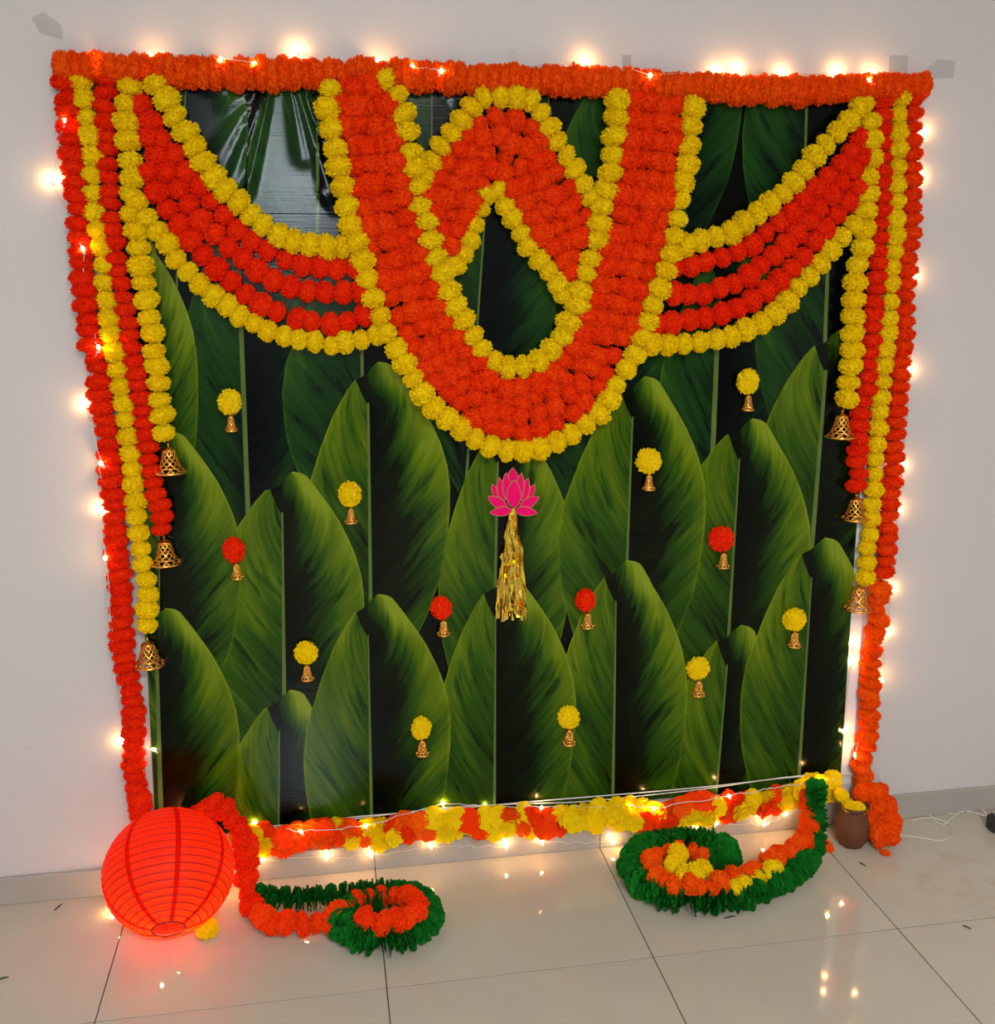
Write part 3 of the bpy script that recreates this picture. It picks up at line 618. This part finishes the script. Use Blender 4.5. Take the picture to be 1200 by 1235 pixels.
# ------------------------------------------------------------------ string lights
BULB = MB().sphere((0, 0, 0), (.0036, .0036, .0055), 8, 6).mesh('bulb', 'bulb', True)
BULBIN = BULB.copy(); BULBIN.materials[0] = M['bulbin']
SOCK = MB().tube([(0, 0, -.012), (0, 0, -.004)], .0028, 6).mesh('bulb_socket', 'socket')
def light_string(px, label, group=None, r=.0009, extra=None, two=False, wav=.004):
    P = [onwall(x, y, d) for x, y, d, *_ in px]; t = empty('string_lights', P[0], label, 'string lights')
    R = random.Random(len(px)); path = []
    for i, (a, b) in enumerate(zip(P, P[1:])):
        n = 8
        for k in range(n):
            p = a.lerp(b, k/n); 
            if k: p = p+Vector((R.uniform(-wav, wav), 0, R.uniform(-wav, wav)))
            path.append(p)
    path.append(P[-1])
    w_ = put('wire', MB().tube([p-P[0] for p in path], r, 5).mesh('wire', 'wire'), t, Matrix.Translation(P[0]))
    for (x, y, d, *no), p in zip(px, P):
        if no: continue
        b = put('bulb', BULB, t, Matrix.Translation(p) @ Matrix.Rotation(R.uniform(-.6, .6), 4, 'Y')); s_ = bpy.data.objects.new('bulb_socket', SOCK); col.objects.link(s_); s_.parent = b
    return t
light_string([(186, 904, .012), (147, 896, .014), (127, 673, .056), (121, 616, .014), (122, 559, .058), (103, 488, .012), (119, 419, .058), (104, 372, .012, 1), (100, 300, .058), (80, 260, .01, 1), (62, 217, .014), (78, 146, .05), (80, 100, .01, 1), (112, 68, .034), (180, 66, .03), (240, 66, .01, 1), (266, 72, .05), (307, 77, .055), (358, 60, .016), (400, 80, .01, 1), (455, 73, .03), (497, 80, .055), (532, 86, .055), (620, 80, .01, 1), (708, 75, .02), (784, 91, .055), (867, 87, .014), (891, 83, .014), (945, 89, .014), (1012, 86, .014), (1055, 88, .02), (1048, 97, .055),
              (1105, 120, .01, 1), (1117, 160, .014), (1112, 212, .014), (1108, 270, .01, 1), (1104, 334, .014), (1099, 447, .014), (1089, 563, .014), (1084, 616, .014), (1076, 713, .014), (1072, 766, .014), (1064, 821, .03), (1050, 860, .01, 1), (1031, 911, .045), (1017, 882, .012), (1027, 799, .012), (1029, 777, .012)],
             'warm fairy light string winding around the garland border of the backdrop')
light_string([(287, 1001, .012, 1), (307, 992, .014), (363, 1003, .062), (441, 996, .062), (534, 969, .014), (585, 972, .014), (653, 974, .04), (758, 972, .04), (789, 975, .06), (879, 960, .062), (989, 942, .062), (1035, 936, .012, 1)],
             'warm fairy lights along the top of the mixed bottom garland', r=.001)
light_string([(303, 1045, .03), (314, 1038, .03), (394, 1035, .03), (447, 1032, .03), (520, 1021, .03), (611, 1021, .03), (654, 1016, .03), (740, 1016, .03), (844, 1001, .035), (864, 993, .035), (922, 994, .035), (948, 982, .035), (1000, 965, .03, 1)],
             'warm fairy lights hanging just under the mixed bottom garland by the skirting', r=.0008, wav=.006)
def cable(pts, r, label, name='white_cable', step=.02):
    P = resample(pts, step); o = link(name, MB().tube([p-P[0] for p in P], r, 6).mesh(name, 'wire', True), None, Matrix.Translation(P[0])); return tag(o, label, 'cable')
cable(wallpts([(287, 999), (330, 996), (380, 992), (430, 985), (530, 977), (650, 966), (760, 957), (850, 949), (950, 938), (1030, 932), (1040, 934)], .016), .0016, 'upper white cord stretched along the bottom edge of the backdrop')
cable(wallpts([(287, 1001), (360, 997), (440, 986), (540, 974), (640, 969), (700, 967), (800, 957), (860, 950), (960, 936), (1033, 934)], .022), .0014, 'lower white cord twisting along the bottom edge of the backdrop')

# ------------------------------------------------------------------ red paper lantern
def lantern():
    r = .1455; c = onfloor(204, 1051, r+.002); c.y = min(c.y, -r-.02)
    ax = Vector((.07, -.85, -.52)).normalized()      # towards the lower opening
    t = empty('paper_lantern', (c.x, c.y, 0), 'round red paper lantern glowing on the floor at the corner of the backdrop', 'lantern')
    fr = frame(c, -ax)                               # local -z is the opening end
    rib = 22; hole = .245; prof = []
    th0 = math.asin(hole)
    ribs = [(-math.pi/2+th0)+(math.pi-2*th0)*k/rib for k in range(rib+1)]
    for k in range(rib):
        for s_ in range(4):
            a = ribs[k]+(ribs[k+1]-ribs[k])*s_/4; bul = 1+.012*math.sin(math.pi*s_/4)
            prof.append((r*math.cos(a)*bul, r*math.sin(a)*bul*.97))
    prof.append((r*math.cos(ribs[-1]), r*math.sin(ribs[-1])*.97))
    put('paper_shade', MB().lathe(prof, 64).mesh('paper_shade', 'paper', True), t, fr)
    for k in range(rib+1):
        R_ = r*math.cos(ribs[k])*.999; z = r*math.sin(ribs[k])*.97
        put('wire_rib', MB().tube([(R_*math.cos(2*math.pi*i/48), R_*math.sin(2*math.pi*i/48), z) for i in range(48)], .0012 if 0 < k < rib else .0022, 4, True).mesh('wire_rib', 'rib', True), t, fr)
    for k in range(8):
        a0 = 2*math.pi*(k+.48)/8; vs = []
        for (pr, pz) in prof:
            hw = (.0032+.02*pr)/max(pr, .02)
            vs += [((pr+.0008)*math.cos(a0-hw), (pr+.0008)*math.sin(a0-hw), pz), ((pr+.0008)*math.cos(a0+hw), (pr+.0008)*math.sin(a0+hw), pz)]
        put('paper_seam', MB().add(vs, [(2*i, 2*i+1, 2*i+3, 2*i+2) for i in range(len(prof)-1)]).mesh('paper_seam', 'seam', True), t, fr)
    # lights lying inside the lantern
    s_ = empty('string_lights', (c.x, c.y, c.z-r*.8), 'bunch of warm fairy lights inside the red paper lantern', 'string lights'); R = random.Random(3); pts = []
    for k in range(15):
        p = c+Vector((R.uniform(-.055, .055), R.uniform(-.085, .0), R.uniform(-.095, -.05))); pts.append(p); put('bulb', BULBIN, s_, Matrix.Translation(p))
    put('wire', MB().tube(resample([p-pts[0] for p in pts], .01), .0008, 4).mesh('wire', 'wire'), s_, Matrix.Translation(pts[0]))
    return c, r
LC, LR = lantern()
def floor_lights():
    pts = [Vector((LC.x-.155, -.085, .012)), Vector((LC.x-.10, -.05, .02)), Vector((LC.x-.02, -.04, .03)), Vector((LC.x+.09, -.06, .012)), Vector((LC.x+.15, -.03, .03))]
    t = empty('string_lights', pts[0], 'warm fairy lights trailing on the floor behind the red paper lantern', 'string lights')
    for p in pts[:4]:
        b_ = put('bulb', BULB, t, Matrix.Translation(p)); s_ = bpy.data.objects.new('bulb_socket', SOCK); col.objects.link(s_); s_.parent = b_
    put('wire', MB().tube([p-pts[0] for p in resample(pts, .015)], .0009, 5).mesh('wire', 'wire'), t, Matrix.Translation(pts[0]))
floor_lights()
def lone(p, c, w_, label, name='loose_flower'):
    o = link(name, POM[c][1], None, frame(p, (.3, -.4, 1), (w_, w_, w_*.85))); tag(o, label, 'flower'); return o
p = onfloor(249, 1119, .024); lone(p, 'yellow', .028, 'loose yellow marigold on the floor under the red lantern')

# ------------------------------------------------------------------ floor garlands
def leafmesh(seed):
    R = random.Random(seed); m = MB(); pts = []
    prof = [(0, .25), (.25, .8), (.6, 1.0), (.88, .8), (1.0, .35)]
    for t_, w_ in prof:
        for s_ in (-1, 0, 1): pts.append((.40*w_*s_, .10*(abs(s_)*.9)+R.uniform(-.03, .03)+.12*t_*t_, t_))
    m.add(pts, [(3*j+s_, 3*j+s_+1, 3*j+s_+4, 3*j+s_+3) for j in range(4) for s_ in range(2)]); return m.mesh('cloth_leaf', 'green')
LEAF = [leafmesh(i) for i in range(5)]
def green_garland(segs, label, step=.006, L=.046, fan=5, grow=None):
    """cloth leaves fanned tightly around a cord; the 298 largest in view are parts, the rest one fringe"""
    R = random.Random(9); P = resample(segs, step); t = empty('green_leaf_garland', (P[0].x, P[0].y, 0), label, 'garland'); items = []
    for i, p in enumerate(P):
        tn = (P[min(i+1, len(P)-1)]-P[max(i-1, 0)]).normalized(); sd = tn.cross(Vector((0, 0, 1))).normalized()
        for k in range(fan):
            a = (-.04+1.08*(k+R.uniform(.1, .9))/fan)*math.pi
            d = (sd*math.cos(a)+Vector((0, 0, 1))*math.sin(a)*.9+tn*R.gauss(0, .13)).normalized(); l = L*R.uniform(.84, 1.06)*(ip(grow, i/len(P)) if grow else 1)
            low = (p+d*l).z
            if low < .006: d.z += (.006-low)/l; d.normalize()
            y = (tn*R.choice((-1, 1))+Vector((R.gauss(0, .25), R.gauss(0, .25), R.gauss(0, .25)))); y = (y-d*y.dot(d)).normalized(); x = y.cross(d)
            mw = Matrix.Translation(p+d*.002) @ Matrix((x, y, d)).transposed().to_4x4() @ Matrix.Diagonal((l*1.15, l*.8, l, 1))
            items.append(((p+d*l-CAM).length, mw))
    items.sort(key=lambda q_: q_[0]); rest = MB()
    for n, (_, mw) in enumerate(items):
        me = LEAF[n % 5]
        if n < 298: put('cloth_leaf', me, t, mw)
        else: rest.add([mw @ v.co for v in me.vertices], [tuple(f.vertices) for f in me.polygons])
    if rest.v: o = put('cloth_leaf_fringe', rest.mesh('cloth_leaf_fringe', 'green'), t, Matrix()); o['kind'] = 'stuff'
    put('cord', MB().tube([p-P[0] for p in P], .002, 5).mesh('cord', 'green'), t, Matrix.Translation(P[0]))
fl = lambda L, z: [onfloor(x, y, z) for x, y in L]
green_garland(fl([(302, 1082), (330, 1087), (370, 1087), (405, 1083), (440, 1080), (475, 1081), (502, 1088), (513, 1103), (505, 1122), (485, 1133), (460, 1136), (432, 1130), (416, 1117), (420, 1103), (440, 1095), (462, 1096)], .024),
              'green cloth leaf garland coiled on the floor beside the red lantern', .0062, .043, grow=[(0, .8), (.3, .8), (.45, 1)])
strand('orange_flower_garland', [onwall(222, 985, .05), onwall(248, 984, .06), Vector((LC.x+.115, -.13, .29)), onfloor(293, 1010, .20), onfloor(296, 1045, .11)]+fl([(300, 1085), (316, 1106), (342, 1115), (375, 1113), (405, 1104), (425, 1092), (450, 1082), (478, 1081), (494, 1086)], .042)+fl([(503, 1092), (500, 1103), (486, 1110), (466, 1114), (446, 1110), (436, 1103)], .070),
       'orange flower garland draped over the lantern and curling into the green coil beside it', 'orange', .056, .030, jit=.16, wj=.2, clr=lambda i, n, R: 'red' if i < n*.42 else 'orange')
green_garland([onwall(985, 950, .10), onfloor(984, 975, .11), onfloor(985, 1003, .06)]+fl([(978, 1030), (958, 1052), (925, 1067), (890, 1080), (850, 1087), (812, 1083), (782, 1070), (768, 1052), (772, 1034), (792, 1023), (822, 1020), (850, 1021), (872, 1030), (870, 1042), (862, 1047)], .026),
              'green cloth leaf garland coiled on the floor in front of the clay pot', .0062, .048, grow=[(0, .6), (.12, .6), (.35, 1)])
strand('orange_flower_garland', [onwall(972, 962, .06), onfloor(974, 985, .09)]+fl([(972, 1008), (955, 1022), (930, 1036), (905, 1050), (880, 1062), (850, 1070), (815, 1068), (790, 1055), (784, 1042), (796, 1030), (822, 1026), (846, 1030)], .066),
       'orange flower garland curling into the green coil in front of the clay pot', 'deep', .054, .028, jit=.15, wj=.2)
strand('yellow_flower_garland', fl([(936, 1046), (918, 1055), (900, 1063), (884, 1072)], .062), 'short yellow flower string tucked into the tail of the green coil by the pot', 'yellow', .042, .024, jit=.15)
strand('yellow_flower_garland', fl([(818, 1030), (812, 1042), (816, 1052), (832, 1054), (848, 1048)], .080), 'yellow flower string curled in the centre of the green coil by the pot', 'yellow', .056, .032, jit=.12)

# ------------------------------------------------------------------ clay pot with yellow flowers
def pot():
    b = onfloor(1026, 1018); b.y = min(b.y, -.09); sc = mpp(b); t = empty('clay_pot', b, 'small brown clay pot holding yellow flowers, standing before the orange heap', 'pot')
    prof = [(.0, .002), (.024, .0), (.032, .004), (.041, .022), (.0455, .045), (.044, .066), (.037, .084), (.032, .092), (.0315, .098), (.038, .106), (.041, .110), (.0405, .114), (.036, .113), (.029, .098), (.029, .085), (.034, .06), (.0, .05)]
    prof = [(r*1.0, z*1.06) for r, z in prof]
    put('pot_body', MB().lathe(prof[:9]+prof[13:], 32).mesh('pot_body', 'clay', True), t, Matrix.Translation(b))
    put('pot_rim', MB().lathe(prof[8:14], 32).mesh('pot_rim', 'clay', True), t, Matrix.Translation(b))
    for k, (dx, dy, dz) in enumerate(((-.020, -.008, .120), (-.030, .016, .140), (.004, -.014, .114))):
        lone(b+Vector((dx, dy, dz)), 'yellow', .021, ['yellow flower on the pot mouth, on the side towards the coil', 'topmost yellow flower leaning over the clay pot rim', 'yellow flower at the front of the clay pot mouth'][k], 'pot_flower')
pot()
# ------------------------------------------------------------------ cables and adapter on the pot side
cable([onwall(1060, 930, .04), onwall(1068, 955, .03), onfloor(1078, 985, .02), onfloor(1100, 975, .004), onfloor(1120, 982, .004), onfloor(1135, 995, .004), onfloor(1150, 985, .004), onfloor(1165, 978, .004), onfloor(1190, 985, .006)], .0016, 'thin white cable looping on the floor from the garland heap to the adapter')
cable([onfloor(1074, 1006, .003), onfloor(1110, 1010, .003), onfloor(1135, 1014, .003), onfloor(1150, 1005, .003), onfloor(1142, 992, .003), onfloor(1120, 986, .008), onfloor(1100, 990, .003)], .0014, 'thin white cable loop lying on the tiles beside the garland heap')
cable([onfloor(1100, 985, .003), onfloor(1125, 975, .008), onfloor(1150, 982, .003), onfloor(1172, 974, .012), onfloor(1186, 976, .04), onfloor(1192, 990, .02)], .0014, 'white cable arching up to the black adapter by the skirting')
b = onfloor(1203, 1001, 0)
t = empty('power_adapter', b, 'black plug-in power adapter on the floor by the skirting', 'adapter')
put('adapter_body', MB().bbox((0, 0, .022), (.055, .04, .044), .006).mesh('adapter_body', 'black'), t, Matrix.Translation(b))
put('plug_pin', MB().tube([(-.01, -.02, .03), (-.01, -.032, .03)], .0025, 6).mesh('plug_pin', 'gold'), t, Matrix.Translation(b))
put('cable_collar', MB().tube([(-.02, 0, .04), (-.024, 0, .054)], [.004, .003], 6).mesh('cable_collar', 'black'), t, Matrix.Translation(b))
c = onwall(1066, 949, .012); cc = tag(link('wire_joint', MB().bbox((0, 0, 0), (.010, .008, .028), .002).mesh('wire_joint', 'white'), None, Matrix.Translation(c) @ Matrix.Rotation(-.25, 4, 'Y')), 'small white wire joint hanging beside the orange heap', 'connector')
# ------------------------------------------------------------------ litter
def twig(x, y, l, a, label):
    p = onfloor(x, y, .0022); d = Vector((math.cos(a), math.sin(a), 0))*l/2
    tag(link('twig', MB().tube([-d, d*.2+Vector((0, 0, .001)), d], [.0012, .002, .001], 5).mesh('twig', 'twig'), None, Matrix.Translation(p)), label, 'twig')
twig(70, 1094, .028, 1.1, 'dark twig bit on the floor near the skirting, lantern side'); twig(3, 1180, .025, .2, 'dark twig bit on the floor far from the lantern, by the tile edge')
twig(1040, 1042, .022, 2.0, 'short dark twig bit on the floor below the clay pot'); twig(1166, 1118, .02, 2.2, 'tiny dark bit on the tile joint beyond the pot'); twig(880, 1106, .03, .1, 'thin brown bit on the floor in front of the green coil')
p = onfloor(1068, 1029, .004); tag(link('petal', ROS['deep'][0], None, frame(p, (0, 0, 1), (.014, .014, .006))), 'loose orange petal lying on the floor beside the clay pot', 'petal')
p = onfloor(997, 1020, .012); tag(link('petal', ROS['deep'][1], None, frame(p, (.3, -.5, 1), (.02, .02, .010))), 'loose orange petal between the green coil and the clay pot', 'petal')
# ------------------------------------------------------------------ bits of tape on the wall
def tape(px, label):
    P = [onwall(x, y, .0012) for x, y in px]; n = len(P); m = MB().add(P+[p+Vector((0, .0006, 0)) for p in P], [tuple(range(n)), tuple(range(2*n-1, n-1, -1))]+[(i, n+i, n+(i+1) % n, (i+1) % n) for i in range(n)])
    tag(link('tape_piece', m.mesh('tape_piece', 'tape')), label, 'tape')
tape([(1073, 66), (1095, 67), (1094, 92), (1072, 91)], 'square clear tape piece on the wall above the pot-side corner')
tape([(1118, 82), (1132, 71), (1152, 74), (1150, 94), (1125, 95)], 'crumpled clear tape piece on the wall beyond the pot-side corner')
tape([(612, 60), (622, 60), (621, 82), (611, 82)], 'narrow clear tape strip above the middle of the top garland')
tape([(750, 66), (761, 66), (762, 86), (751, 86)], 'narrow clear tape strip above the U drape, pot side')
tape([(38, 22), (52, 14), (74, 30), (76, 48), (48, 40)], 'crumpled clear tape piece on the wall above the lantern-side corner')
